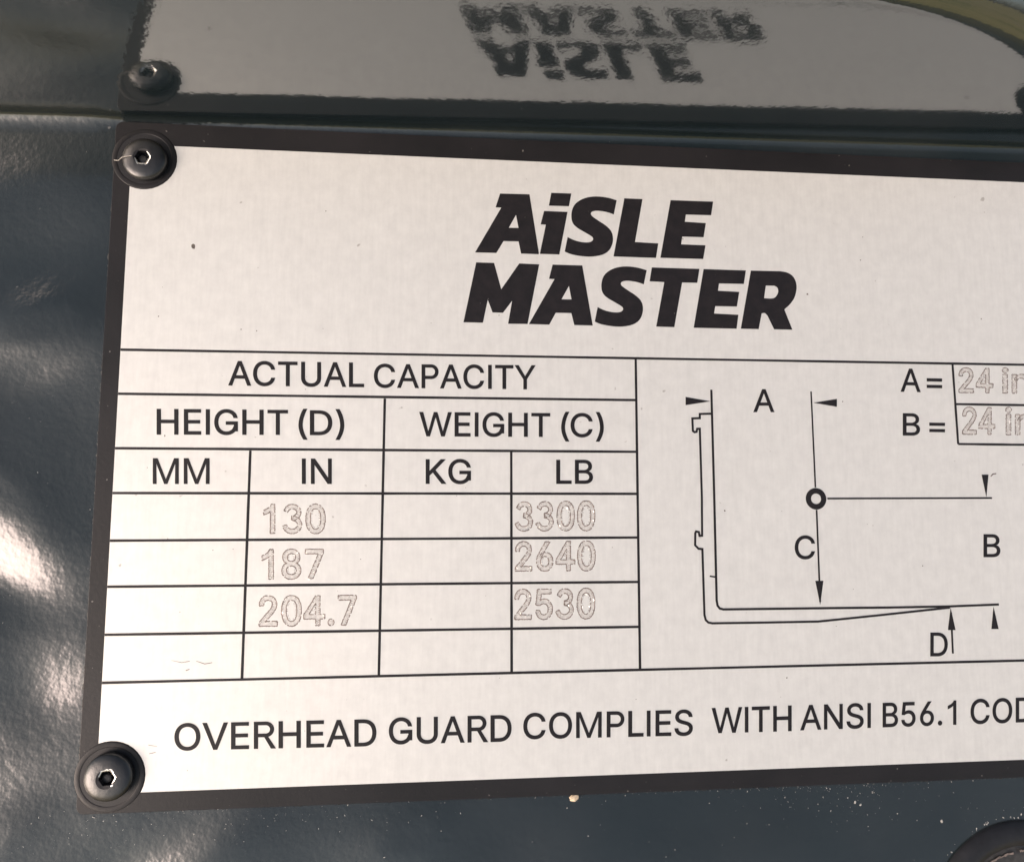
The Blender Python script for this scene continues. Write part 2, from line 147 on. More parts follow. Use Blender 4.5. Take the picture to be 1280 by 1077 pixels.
def stroke(points, w, z, closed=False, wob=0.012):
    """constant-width inked line with mitred corners"""
    P = [Vector(p) for p in points]
    n = len(P)
    L, Rr = [], []
    for i in range(n):
        a = P[(i - 1) % n] if (i > 0 or closed) else None
        b = P[(i + 1) % n] if (i < n - 1 or closed) else None
        d1 = (P[i] - a).normalized() if a is not None else (b - P[i]).normalized()
        d2 = (b - P[i]).normalized() if b is not None else d1
        t = (d1 + d2)
        t = t.normalized() if t.length > 1e-6 else d1
        nn = Vector((-t.y, t.x))
        c = max(0.45, nn.dot(Vector((-d1.y, d1.x))))
        h = w / 2 / c * (1 + random.uniform(-wob, wob))
        L.append(P[i] + nn * h)
        Rr.append(P[i] - nn * h)
    verts = [(p.x, p.y, z) for p in L] + [(p.x, p.y, z) for p in Rr]
    faces = [(i, i + n, (i + 1) % n + n, (i + 1) % n) for i in range(n if closed else n - 1)]
    return verts, faces

# ------------------------------------------------------------------ materials
def new_mat(name):
    m = bpy.data.materials.new(name)
    m.use_nodes = True
    nt = m.node_tree
    b = nt.nodes['Principled BSDF']
    return m, nt, b

def node(nt, kind, **kw):
    n = nt.nodes.new(kind)
    for k, v in kw.items():
        if k.startswith('i_'):
            n.inputs[k[2:].replace('_', ' ')].default_value = v
        else:
            setattr(n, k, v)
    return n

def ramp(nt, src, stops):
    r = nt.nodes.new('ShaderNodeValToRGB')
    e = r.color_ramp.elements
    while len(e) < len(stops):
        e.new(0.5)
    for i, (p, c) in enumerate(stops):
        e[i].position = p
        e[i].color = c if len(c) == 4 else (*c, 1)
    nt.links.new(src, r.inputs[0])
    return r

def mixc(nt, fac, a, b, blend='MIX'):
    m = nt.nodes.new('ShaderNodeMix')
    m.data_type = 'RGBA'
    m.blend_type = blend
    for sock, val in ((m.inputs[0], fac), (m.inputs[6], a), (m.inputs[7], b)):
        if hasattr(val, 'links'):
            nt.links.new(val, sock)
        else:
            sock.default_value = val
    return m.outputs[2]

def coords(nt, scale=(1, 1, 1)):
    tc = nt.nodes.new('ShaderNodeTexCoord')
    mp = nt.nodes.new('ShaderNodeMapping')
    mp.inputs['Scale'].default_value = scale
    nt.links.new(tc.outputs['Object'], mp.inputs[0])
    return mp.outputs[0]

def noise_tex(nt, co, scale, detail=4, rough=0.55, dist=0.0):
    n = node(nt, 'ShaderNodeTexNoise')
    n.inputs['Scale'].default_value = scale
    n.inputs['Detail'].default_value = detail
    n.inputs['Roughness'].default_value = rough
    n.inputs['Distortion'].default_value = dist
    nt.links.new(co, n.inputs['Vector'])
    return n.outputs['Fac']

def math_n(nt, op, a, b=None, clamp=False):
    m = nt.nodes.new('ShaderNodeMath')
    m.operation = op
    m.use_clamp = clamp
    for i, v in enumerate((a, b)):
        if v is None: continue
        if hasattr(v, 'links'): nt.links.new(v, m.inputs[i])
        else: m.inputs[i].default_value = v
    return m.outputs[0]

def bump(nt, b, height, dist, strength=1.0, prev=None, sock='Normal'):
    n = nt.nodes.new('ShaderNodeBump')
    n.inputs['Distance'].default_value = dist
    n.inputs['Strength'].default_value = strength
    nt.links.new(height, n.inputs['Height'])
    if prev is not None: nt.links.new(prev, n.inputs['Normal'])
    if b is not None: nt.links.new(n.outputs[0], b.inputs[sock])
    return n.outputs[0]

def paint_material(name, peel, rough, base=(0.012, 0.019, 0.023), dust=0.06, ior=1.6, chips=0.55):
    m, nt, b = new_mat(name)
    co = coords(nt)
    fine = noise_tex(nt, co, 1250, 1, 0.4)
    mid = noise_tex(nt, co, 520, 2, 0.5)
    big = noise_tex(nt, co, 28, 3, 0.5)
    specks = noise_tex(nt, co, 1500, 1.5, 0.5)
    patches = noise_tex(nt, co, 60, 4, 0.6)
    sm = ramp(nt, specks, [(0.74, (0, 0, 0)), (0.79, (1, 1, 1))]).outputs[0]
    pm = ramp(nt, patches, [(0.5, (0, 0, 0)), (0.72, (1, 1, 1))]).outputs[0]
    spec = math_n(nt, 'MULTIPLY', sm, pm)
    spec = math_n(nt, 'MULTIPLY', spec, chips)
    film = math_n(nt, 'MULTIPLY', ramp(nt, big, [(0.35, (0, 0, 0)), (0.7, (1, 1, 1))]).outputs[0], dust)
    c1 = mixc(nt, film, (*base, 1), (0.16, 0.155, 0.15, 1))
    c2 = mixc(nt, spec, c1, (0.26, 0.25, 0.235, 1))
    nt.links.new(c2, b.inputs['Base Color'])
    r = math_n(nt, 'MULTIPLY_ADD', big, 0.12)
    r.node.inputs[2].default_value = rough - 0.05
    r2 = math_n(nt, 'ADD', r, math_n(nt, 'MULTIPLY', spec, 0.4), True)
    nt.links.new(r2, b.inputs['Roughness'])
    b.inputs['IOR'].default_value = ior
    n1 = bump(nt, None, mid, 0.00014 * peel)
    bump(nt, b, fine, 0.00007 * peel, 1.0, n1)
    return m

PAINT = paint_material('orange_peel_paint', 0.36, 0.17, base=(0.009, 0.0145, 0.016), ior=1.7)
FLANGE_PAINT = paint_material('smooth_gloss_paint', 0.15, 0.075, ior=2.7, dust=0.03, chips=0.15)

def border_material():
    m, nt, b = new_mat('black_anodised_border')
    co = coords(nt)
    n = noise_tex(nt, co, 40, 4, 0.6)
    c = ramp(nt, n, [(0.3, (0.009, 0.0085, 0.009)), (0.75, (0.020, 0.018, 0.019))]).outputs[0]
    b.inputs['Specular IOR Level'].default_value = 0.32
    s = ramp(nt, noise_tex(nt, co, 1500, 1, 0.4), [(0.76, (0, 0, 0)), (0.8, (0.5, 0.5, 0.5))]).outputs[0]
    nt.links.new(mixc(nt, s, c, (0.3, 0.28, 0.26, 1)), b.inputs['Base Color'])
    b.inputs['Roughness'].default_value = 0.42
    bump(nt, b, noise_tex(nt, co, 1400, 2), 0.00002)
    return m
BORDER = border_material()

def face_material():
    m, nt, b = new_mat('satin_aluminium')
    co = coords(nt)
    streak = noise_tex(nt, coords(nt, (1500, 160, 1)), 1.0, 3, 0.6)
    cloud = noise_tex(nt, co, 55, 4, 0.6)
    mott = noise_tex(nt, co, 420, 3, 0.65)
    c = ramp(nt, mott, [(0.3, (0.69, 0.685, 0.65)), (0.7, (0.765, 0.76, 0.72))]).outputs[0]
    c = mixc(nt, 0.15, c, ramp(nt, streak, [(0.25, (0.5, 0.5, 0.5)), (0.75, (0.86, 0.86, 0.86))]).outputs[0])
    c = mixc(nt, 0.06, c, ramp(nt, cloud, [(0.3, (0.56, 0.54, 0.53)), (0.7, (0.80, 0.80, 0.79))]).outputs[0])
    sp = ramp(nt, noise_tex(nt, co, 520, 1.5, 0.45), [(0.765, (0, 0, 0)), (0.80, (1, 1, 1))]).outputs[0]
    c = mixc(nt, math_n(nt, 'MULTIPLY', sp, 0.55), c, (0.25, 0.22, 0.19, 1))
    nt.links.new(c, b.inputs['Base Color'])
    b.inputs['Metallic'].default_value = 0.38
    b.inputs['Roughness'].default_value = 0.40
    rr = ramp(nt, streak, [(0.2, (0.48, 0.48, 0.48)), (0.8, (0.56, 0.56, 0.56))]).outputs[0]
    nt.links.new(rr, b.inputs['Roughness'])
    bump(nt, b, streak, 0.000006)
    return m
FACE = face_material()

def ink_material():
    m, nt, b = new_mat('black_print')
    co = coords(nt)
    n = noise_tex(nt, co, 500, 4, 0.7)
    c = ramp(nt, n, [(0.3, (0.009, 0.008, 0.009)), (0.7, (0.018, 0.015, 0.016))]).outputs[0]
    b.inputs['Specular IOR Level'].default_value = 0.3
    w = ramp(nt, noise_tex(nt, co, 1100, 2, 0.6), [(0.75, (0, 0, 0)), (0.80, (1, 1, 1))]).outputs[0]
    nt.links.new(mixc(nt, math_n(nt, 'MULTIPLY', w, 0.5), c, (0.3, 0.28, 0.27, 1)), b.inputs['Base Color'])
    b.inputs['Roughness'].default_value = 0.45
    return m
INK = ink_material()

def simple(name, color, rough, metal=0.0, var=0.3, scale=900, bd=0.0, ior=1.5):
    m, nt, b = new_mat(name)
    co = coords(nt)
    n = noise_tex(nt, co, scale, 3, 0.6)
    lo = tuple(c * (1 - var) for c in color)
    hi = tuple(min(1, c * (1 + var)) for c in color)
    nt.links.new(ramp(nt, n, [(0.3, lo), (0.7, hi)]).outputs[0], b.inputs['Base Color'])
    b.inputs['Roughness'].default_value = rough
    b.inputs['Metallic'].default_value = metal
    b.inputs['IOR'].default_value = ior
    if bd: bump(nt, b, n, bd)
    return m
SCORE = simple('scored_metal', (0.20, 0.16, 0.14), 0.5, 0.3, 0.5, 1500)
DULL = simple('dulled_metal', (0.60, 0.58, 0.55), 0.55, 0.3, 0.18, 1800)
BURR = simple('bright_burr', (0.9, 0.88, 0.84), 0.28, 0.9, 0.05, 1500)
SCREW_BLACK = simple('black_oxide', (0.009, 0.009, 0.010), 0.36, 0.0, 0.5, 700, 0.00006, 1.7)
SCREW_SHADOW = simple('screw_shade_black', (0.008, 0.008, 0.010), 0.6, 0.0, 0.3, 900)  # near-black that paints in the shade round the head and inside the socket
SCREW_GREY = simple('dusty_steel', (0.06, 0.058, 0.056), 0.5, 0.4, 0.4, 900, 0.00004)
BARE = simple('bare_steel', (0.85, 0.83, 0.80), 0.25, 0.8, 0.12, 900, 0.00004)
FIBRE = simple('pale_fibre', (0.45, 0.42, 0.38), 0.6, 0, 0.2, 900)
MUD = simple('dried_mud', (0.62, 0.50, 0.36), 0.8, 0, 0.3, 900)
PALE = simple('pale_grit', (0.36, 0.35, 0.33), 0.7, 0, 0.2, 900)
RUBBER = simple('black_rubber_seal', (0.010, 0.010, 0.012), 0.5, 0, 0.4, 500)

def ground_material():
    m, nt, b = new_mat('dry_grass_and_gravel')
    co = coords(nt)
    big = noise_tex(nt, co, 0.9, 5, 0.6)
    c = ramp(nt, big, [(0.35, (0.46, 0.38, 0.20)), (0.5, (0.52, 0.44, 0.16)), (0.65, (0.26, 0.27, 0.08))]).outputs[0]
    f = ramp(nt, noise_tex(nt, co, 40, 5, 0.7), [(0.3, (0.55, 0.55, 0.55)), (0.7, (1, 1, 1))]).outputs[0]
    nt.links.new(mixc(nt, 0.8, c, f, 'MULTIPLY'), b.inputs['Base Color'])
    b.inputs['Roughness'].default_value = 0.95
    return m

# ------------------------------------------------------------------ setting: the ground
ground_me = bpy.data.meshes.new('ground')
ground_me.from_pydata([(-150, -150, 0), (150, -150, 0), (150, 150, 0), (-150, 150, 0)], [], [(0, 1, 2, 3)])
ground_me.materials.append(ground_material())
ground = bpy.data.objects.new('ground', ground_me)
col.objects.link(ground)
tag(ground, kind='structure')

# ------------------------------------------------------------------ the machine's painted panel
def fold_y(x): return 61.19 + 0.01537 * x + 0.05
RF = 1.6                                   # bend radius
def dents(x, y):
    z = 0.0
    for cx, cy, sx, sy, ang, h in DENTS:
        dx, dy = x - cx, y - cy
        u = dx * math.cos(ang) + dy * math.sin(ang)
        v = -dx * math.sin(ang) + dy * math.cos(ang)
        q = (u / sx) ** 2 + (v / sy) ** 2
        if q < 12: z += 2.4 * h * math.exp(-q)
    return z
DENTS = [(-78, 22, 9, 6, 0.5, 0.42), (-84, 34, 14, 8, 0.4, -0.30), (-80, 11, 12, 5, 0.5, -0.38), (-90, -2, 8, 5, -0.7, 0.22), (-80, -9, 12, 6, -0.7, 0.36),
         (-86, -20, 12, 5, -0.4, -0.40), (-92, -31, 9, 6, -0.2, 0.42), (-76, -40, 8, 8, 0.0, -0.40), (-88, -47, 8, 5, 0.3, -0.35), (-80, -62, 9, 5, 0.5, 0.42),
         (-62, -70, 8, 5, 0.5, -0.35), (-44, -64, 9, 4, 0.6, 0.30), (-30, -70, 8, 5, 0.2, -0.25), (-14, -64, 8, 4, 0.5, 0.25), (30, -72, 25, 8, 0.0, 0.15), (-90, 50, 18, 7, 0.0, 0.15)]
def panel_z(x, y):
    z = -1.02 + dents(x, y)
    z += 0.42 * noise.noise(Vector((x * 0.055, y * 0.07, 3.1)))
    z += 0.008 * noise.noise(Vector((x * 0.22, y * 0.2, 7.7)))
    edge = max(0.0, min(1.0, (fold_y(x) - RF - y) / 8.0))
    z = -1.02 + (z + 1.02) * edge
    inside = (-66 < x < 117) and (-57.5 < y < 59)
    if inside: return min(z, -1.02)
    return min(z, -0.35) if -90 < x < 130 else z

def build_panel():
    root = thing('machine_panel', 'dark blue-grey gloss painted sheet metal panel with a folded lip above the plate', 'panel')
    xs = [-170 + 1.25 * i for i in range(int(380 / 1.25) + 1)]
    ys = [-125 + 1.25 * i for i in range(int(181 / 1.25) + 1)]
    rows = []
    for x in xs:
        c = []
        ry = RF + 2.2 * min(1.0, max(0.0, (-66.0 - x) / 5.0))
        top = fold_y(x) - ry
        for y in ys:
            yy = y if y < 40 else 40 + (y - 40) / (ys[-1] - 40) * (top - 40)
            c.append((x, yy, panel_z(x, yy)))
        for k in range(1, 17):
            a = math.pi / 2 * k / 16
            c.append((x, top + ry * math.sin(a), -1.02 + RF - RF * math.cos(a)))
        rows.append(c)
    m = len(rows[0])
    verts = [p for c in rows for p in c]
    faces = [(i * m + j, (i + 1) * m + j, (i + 1) * m + j + 1, i * m + j + 1) for i in range(len(xs) - 1) for j in range(m - 1)]
    mesh('face', verts, faces, PAINT, root, True)
    # the lip: rises from the fold, opens slightly outwards and rolls away at its rim
    xs = [-170 + 1.5 * i for i in range(int(380 / 1.5) + 1)]
    z0 = -1.02 + RF
    verts, faces = [], []
    N = 90
    for x in xs:
        zf = 32.5 - 0.5 * max(0.0, (x - 45) / 10.0) ** 2
        zf = max(zf, 8)
        for k in range(N + 1):
            z = z0 + (56 - z0) * k / N
            s = z - z0
            y = fold_y(x) + 0.0257 * s + 0.1022 * s * s / 50
            t = max(0.0, z - zf)
            y += ROLL * t * t
            y += 0.05 * noise.noise(Vector((x * 0.05, z * 0.08, 1.3))) * min(1, s / 6)
            verts.append((x, y, z))
    m = N + 1
    faces = [(i * m + j, (i + 1) * m + j, (i + 1) * m + j + 1, i * m + j + 1) for i in range(len(xs) - 1) for j in range(N)]
    mesh('folded_lip', verts, faces, FLANGE_PAINT, root, True)
    return root
ROLL = 0.10
panel = build_panel()

# round rubber-lined hole at the lower right
def lathe(profile, seg=64, cx=0, cy=0, wob=0.0, ph=0.0):
    verts, faces = [], []
    m = len(profile)
    for i in range(seg):
        a = 2 * math.pi * i / seg
        k = 1 + wob * math.sin(3 * a + ph) + wob * 0.6 * math.sin(7 * a + ph * 2)
        for r, z in profile:
            verts.append((cx + r * k * math.cos(a), cy + r * k * math.sin(a), z))
    for i in range(seg):
        for j in range(m - 1):
            a, b2 = i * m + j, ((i + 1) % seg) * m + j
            faces.append((a, b2, b2 + 1, a + 1))
    return verts, faces

gc = (96.5, -84.0, -0.9)
grommet = thing('rubber_grommet', 'black round rubber grommet half out of frame at the lower right corner', 'grommet', gc)
v, f = lathe([(18.2, -0.6), (18.0, 0.3), (17.0, 0.9), (15.5, 1.1), (14.2, 0.7), (13.6, -0.1), (13.4, -0.8)], 96)
mesh('rim', v, f, RUBBER, grommet, True)
v, f = lathe([(13.7, -0.2), (12.6, 0.25), (12.0, 0.3), (0.01, 0.35)], 96)
mesh('plug', v, f, SCREW_GREY, grommet, True)
b = Batch()
for a0, a1, r in ((1.72, 2.35, 12.9), (1.2, 1.62, 13.0)):
    P = []
    n = 20
    for i in range(n + 1):
        a = a0 + (a1 - a0) * i / n
        P.append(((r + random.uniform(-.12, .12)) * math.cos(a), (r + random.uniform(-.12, .12)) * math.sin(a)))
    b.add(stroke(P, 0.35, 0.36, wob=0.5))
b.make('worn_edge', SCORE, grommet)

# ------------------------------------------------------------------ the plate
PX0, PX1, PY0, PY1 = -66.9, 118.2, -58.1, 59.15
WX0, WX1, WY0, WY1 = -64.0, 115.3, -55.0, 55.0
SCREWS = [(-61.75, 52.4), (-62.0, -52.4), (113.0, 52.4), (113.0, -52.4)]
plate = thing('capacity_plate', 'satin aluminium load capacity plate with a black border, printed table and fork diagram', 'plate')

def rounded(x0, y0, x1, y1, r, n=5):
    P = []
    for cx, cy, a0 in ((x1 - r, y1 - r, 0), (x0 + r, y1 - r, 90), (x0 + r, y0 + r, 180), (x1 - r, y0 + r, 270)):
        for i in range(n + 1):
            a = math.radians(a0 + 90 * i / n)
            P.append((cx + r * math.cos(a), cy + r * math.sin(a)))
    return P
holes = []
for sx, sy in SCREWS:
    holes.append([(sx + 2.0 * math.cos(-a * math.pi / 8), sy + 2.0 * math.sin(-a * math.pi / 8)) for a in range(16)])
v, f = slab([rounded(PX0, PY0, PX1, PY1, 1.2)] + holes, -0.98, 0.0)
back = mesh('backing_sheet', v, f, BORDER, plate)
mod = back.modifiers.new('edge', 'BEVEL'); mod.width = 0.00012; mod.segments = 2; mod.limit_method = 'ANGLE'

# silver field: rectangle with the four corners scooped out round the screws
RS = 5.6
def arc_corner(c, corner, start_on_x):
    """points on the circle round the screw from one plate-field edge to the other"""
    cx, cy = c
    x, y = corner
    dy = y - cy; dx = x - cx
    px = cx + math.copysign(math.sqrt(RS * RS - dy * dy), -dx)      # on the horizontal edge y
    py = cy + math.copysign(math.sqrt(RS * RS - dx * dx), -dy)      # on the vertical edge x
    a0 = math.atan2(dy, px - cx)
    a1 = math.atan2(py - cy, dx)
    if not start_on_x: a0, a1 = a1, a0
    d = (a1 - a0)
    # go the way that passes through the field's interior
    mid_dir = math.atan2(-dy, -dx)
    for dd in (d, d - 2 * math.pi, d + 2 * math.pi):
        mid = a0 + dd / 2
        if abs(dd) < 2 * math.pi and math.cos(mid - mid_dir) > 0.6:
            d = dd; break
    return [(cx + RS * math.cos(a0 + d * i / 14), cy + RS * math.sin(a0 + d * i / 14)) for i in range(15)]
field = []
field += arc_corner(SCREWS[0], (WX0, WY1), True)          # top left: from the top edge down to the left edge
field += arc_corner(SCREWS[1], (WX0, WY0), False)
field += arc_corner(SCREWS[3], (WX1, WY0), True)
field += arc_corner(SCREWS[2], (WX1, WY1), False)
v, f = slab([field], 0.001, 0.025)
mesh('silver_face', v, f, FACE, plate)

ZI = 0.04
# ruled lines of the table and of the small box
b = Batch()
for i, (x1, y1, x2, y2) in enumerate(DATA['rules']):
    w = 0.44
    if i == 0: x2 = WX1
    if i == 7: x2, y2 = WX1, y2 + (y2 - y1) / (x2 - x1) * (WX1 - x2)
    if i == 0: y2 = y1 + (y2 - y1)
    if i in (13, 14): x2 = WX1 - 2
    if i < 12 and i not in (0, 7):
        pass
    if i < 8: x1 = WX0 + 0.02
    n = 14
    P = [(x1 + (x2 - x1) * k / n, y1 + (y2 - y1) * k / n) for k in range(n + 1)]
    bb = stroke(P, w, ZI + 0.0008 * i, wob=0.07)
    o = mesh('table_line', bb[0], bb[1], INK, plate)

# brand lettering: one part per word
names = [(0, 6), (6, 12)]
for a, z in names:
    b = Batch()
    for polys in DATA['logo'][a:z]:
        b.add(flat_fill([pairs(p) for p in polys], ZI + 0.004))
    b.make('logo_lettering', INK, plate)

G = DATA['glyphs']
def arc(cx, cy, rx, ry, a0, a1, n=12):
    return [c for i in range(n + 1) for c in (cx + rx * math.cos(math.radians(a0 + (a1 - a0) * i / n)), cy + ry * math.sin(math.radians(a0 + (a1 - a0) * i / n)))]
G['A'][1] = [[16, 0, 80, 0, 133, 148, 346, 148, 399, 0, 463, 0, 272, 509, 207, 509], [153, 203, 326, 203, 240, 440]]
G['M'][1] = [[60, 0, 119, 0, 119, 425, 287, 0, 341, 0, 509, 425, 509, 0, 568, 0, 568, 509, 487, 509, 314, 72, 141, 509, 60, 509]]
G['N'][1] = [[60, 0, 120, 0, 120, 402, 394, 0, 463, 0, 463, 509, 403, 509, 403, 107, 129, 509, 60, 509]]
G['V'][1] = [[208, 0, 271, 0, 463, 509, 397, 509, 240, 72, 82, 509, 16, 509]]
G['W'][1] = [[160, 0, 222, 0, 343, 424, 464, 0, 526, 0, 670, 509, 605, 509, 494, 84, 374, 509, 312, 509, 192, 84, 81, 509, 16, 509]]
G['Y'][1] = [[205, 0, 267, 0, 267, 210, 455, 509, 384, 509, 236, 262, 89, 509, 18, 509, 205, 210]]
G['K'][1] = [[60, 0, 122, 0, 122, 170, 194, 244, 370, 0, 449, 0, 237, 287, 437, 509, 355, 509, 122, 254, 122, 509, 60, 509]]
G['P'][1] = [[60, 0, 122, 0, 122, 202] + arc(262, 355.5, 148, 153.5, -90, 90) + [60, 509], [122, 257] + arc(258, 355.5, 92, 98.5, -90, 90) + [122, 454]]
G['R'][1] = [[60, 0, 122, 0, 122, 222] + arc(278, 365.5, 140, 143.5, -90, 90) + [60, 509], [122, 276] + arc(272, 365.5, 86, 89.5, -90, 90) + [122, 455], [240, 236, 300, 236, 445, 0, 372, 0]]
def ribbon(P, h):
    n = len(P) // 2; V = [Vector(P[2 * i:2 * i + 2]) for i in range(n)]; L = []; Q = []
    for i in range(n):
        t = (V[min(n - 1, i + 1)] - V[max(0, i - 1)]).normalized()
        L += [V[i].x - t.y * h, V[i].y + t.x * h]; Q.append((V[i].x + t.y * h, V[i].y - t.x * h))
    return L + [c for q in reversed(Q) for c in q]
G['7'][1] = [[62, 453, 322, 453, 124, 0, 190, 0, 391, 460, 391, 509, 62, 509]]
G['3'][1] = [ribbon(arc(220, 376, 126, 107, 165, -88, 18), 28), ribbon(arc(214, 144, 148, 123, 88, -168, 20), 28)]
G['G'][1] = [G['C'][1][0], [262, 207, 478, 207, 478, 262, 262, 262], [418, 72, 478, 72, 478, 225, 418, 225]]
G['4'][1] = [[258, 0, 318, 0, 318, 118, 413, 118, 413, 173, 318, 173, 318, 509, 255, 509, 30, 180, 30, 118, 258, 118], [96, 173, 258, 173, 258, 412]]
def place_text(word, quad, dz, bold=6.0):
    """outlines of a word mapped into its box on the plate; quad = bottom left, bottom right, top right, top left"""
    x = 0; items = []
    for ch in word:
        adv, sp = G[ch]
        items.append((x, sp)); x += adv
    xs = [px + ox for ox, sp in items for s in sp for px in s[0::2]]
    xa, xb = min(xs), max(xs)
    B0, B1, T1, T0 = [Vector(quad[i:i + 2]) for i in (0, 2, 4, 6)]
    out = []
    for ox, sp in items:
        polys = []
        for s in sp:
            P = [Vector((s[i] + ox, s[i + 1])) for i in range(0, len(s), 2)]
            Q = []
            for p in P:
                if not Q or (p - Q[-1]).length > 0.6: Q.append(p)
            if (Q[0] - Q[-1]).length < 0.6: Q.pop()
            P = Q; n = len(P)
            area = sum(P[i].x * P[(i + 1) % n].y - P[(i + 1) % n].x * P[i].y for i in range(n))
            R2 = []
            for i in range(n):
                d1 = (P[i] - P[i - 1]).normalized(); d2 = (P[(i + 1) % n] - P[i]).normalized()
                n1 = Vector((d1.y, -d1.x)); n2 = Vector((d2.y, -d2.x))
                nn = (n1 + n2)
                if nn.length < 1e-4: nn = n1
                nn.normalize()
                k = bold / max(0.6, nn.dot(n1))
                R2.append(P[i] + nn * k * ORI(s, sp, area))
            polys.append(R2)
        mp = []
        for poly in polys:
            o = []
            for p in poly:
                u = (p.x - xa) / (xb - xa); w = p.y / 509.0
                q = (B0 * (1 - u) + B1 * u) * (1 - w) + (T0 * (1 - u) + T1 * u) * w
                o.append((q.x, q.y))
            mp.append(o)
        out.append(mp)
    return out
def ORI(s, sp, area):
    # outward for the solid outlines, into the hole for the holes: the normal above points right of travel
    sgn = 1 if area > 0 else -1
    hole = is_hole(s, sp)
    return sgn * (-1 if hole else 1)
def is_hole(s, sp):
    xs, ys = s[0::2], s[1::2]
    for t in sp:
        if t is s: continue
        tx, ty = t[0::2], t[1::2]
        if min(tx) < min(xs) and max(tx) > max(xs) and min(ty) < min(ys) and max(ty) > max(ys): return True
    return False

for word, *quad in DATA['words']:
    b = Batch()
    for polys_sp, ch in zip(place_text(word, quad, 0, 0.0), word):
        sp = G[ch][1]
        solids = [p for p, s in zip(polys_sp, sp) if not is_hole(s, sp)]
        hs = [p for p, s in zip(polys_sp, sp) if is_hole(s, sp)]
        for p in polys_sp:
            q = [p[0]]
            for c in p[1:]:
                if math.hypot(c[0] - q[-1][0], c[1] - q[-1][1]) > 0.035: q.append(c)
            if math.hypot(q[0][0] - q[-1][0], q[0][1] - q[-1][1]) < 0.035: q.pop()
            b.add(stroke(q, 0.15, ZI + 0.019, True, 0.05))
        if len(solids) == 1:
            b.add(flat_fill([solids[0]] + hs, ZI + 0.016))
        else:
            for k, s_ in enumerate(solids):
                inner = [h for h in hs if min(p[0] for p in h) > min(p[0] for p in s_) and max(p[0] for p in h) < max(p[0] for p in s_)] if k == 0 else []
                b.add(flat_fill([s_] + inner, ZI + 0.016 + 0.004 * k))
    b.make('lettering', INK, plate)

# fork diagram
dia = DATA['dia']
Wd = [0.42, 0.40, 0.28, 0.30, 0.34, 0.34, 0.38]
nm = ['fork_outline', 'fork_outline', 'print_tick', 'dimension_line', 'dimension_line', 'dimension_line', 'dimension_line']
for i, P in enumerate(dia):
    s_ = stroke(pairs(P), Wd[i], ZI + 0.016 + 0.0015 * i, wob=0.03)
    mesh(nm[i], s_[0], s_[1], INK, plate)
for P in DATA['tri']:
    v, f = flat_fill([pairs(P)], ZI + 0.03)
    mesh('arrowhead', v, f, INK, plate)
cx, cy = DATA['ring']
def circ(r, n=48): return [(cx + r * math.cos(2 * math.pi * i / n), cy + r * math.sin(2 * math.pi * i / n)) for i in range(n)]
v, f = flat_fill([circ(1.98), circ(0.96)], ZI + 0.034)
mesh('load_centre_ring', v, f, INK, plate)

# engraved figures: scored, slightly raised double outlines with bright burrs
def ridge(points, w, h, z, batch):
    """a little raised ridge with a triangular section along the points"""
    if len(points) < 2: return
    P = [Vector(p) for p in points]
    n = len(P); v = []
    for i in range(n):
        t = (P[min(n - 1, i + 1)] - P[max(0, i - 1)])
        t = t.normalized() if t.length > 1e-7 else Vector((1, 0))
        nn = Vector((-t.y, t.x)) * w * random.uniform(0.32, 0.62)
        v += [(P[i].x + nn.x, P[i].y + nn.y, z), (P[i].x, P[i].y, z + h * random.uniform(.5, 1.2)), (P[i].x - nn.x, P[i].y - nn.y, z)]
    f = []
    for i in range(n - 1):
        a = 3 * i
        f += [(a, a + 1, a + 4, a + 3), (a + 1, a + 2, a + 5, a + 4)]
    batch.add((v, f))
def resample(P, step):
    P = [Vector(p) for p in P] + [Vector(P[0])]
    out = []; carry = 0.0
    for a, c in zip(P[:-1], P[1:]):
        L = (c - a).length
        if L < 1e-6: continue
        d = carry
        while d < L:
            out.append(a + (c - a) * d / L); d += step
        carry = d - L
    return out
for word, *quad in DATA['eng']:
    dark, bright, floor = Batch(), Batch(), Batch()
    for polys, ch in zip(place_text(word, quad, 0, 14.0), word):
        for k, P in enumerate(polys):
            if len(polys) == 1 or ch in '35i2': floor.add(flat_fill([P], 0.0262 + 0.0006 * k))
            elif k == 0: floor.add(flat_fill(polys if ch in '0468' else [P], 0.0262))
            Q = resample(P, 0.11)
            if len(Q) < 4: continue
            n = len(Q)
            run = []
            for i in range(n + 1):
                p = Q[i % n]
                q = (p.x + random.gauss(0, 0.022), p.y + random.gauss(0, 0.022))
                if random.random() < 0.045 and len(run) > 3:
                    ridge(run, 0.19, 0.03, 0.026, dark); run = []
                    continue
                run.append(q)
            ridge(run, 0.19, 0.03, 0.026, dark)
            # short inward nibbles of the cutter
            area = sum(Q[i].x * Q[(i + 1) % n].y - Q[(i + 1) % n].x * Q[i].y for i in range(n))
            for i in range(n):
                t = (Q[(i + 1) % n] - Q[i - 1])
                if t.length < 1e-6: continue
                t.normalize()
                nn = Vector((-t.y, t.x)) * (1 if area > 0 else -1) 
                if i % 3 == 0 and abs(t.y) > 0.55 and random.random() < 0.75:
                    a = Q[i] + nn * random.uniform(0.10, 0.2)
                    e = Q[i] + nn * random.uniform(0.25, 0.36) + t * random.uniform(-.12, .12)
                    ridge([a, (a + e) / 2, e], 0.09, 0.02, 0.026, dark)
                if random.random() < 0.018:
                    a = Q[i] + nn * random.uniform(0.12, 0.3)
                    ridge([a, a + t * 0.15 + nn * random.uniform(-.1, .1), a + t * 0.3], 0.16, 0.05, 0.026, bright)
    o = dark.make('engraved_figure', SCORE, plate)
    floor.make('cut_floor', DULL, o)
    if bright.v: bright.make('bright_burr', BURR, o)

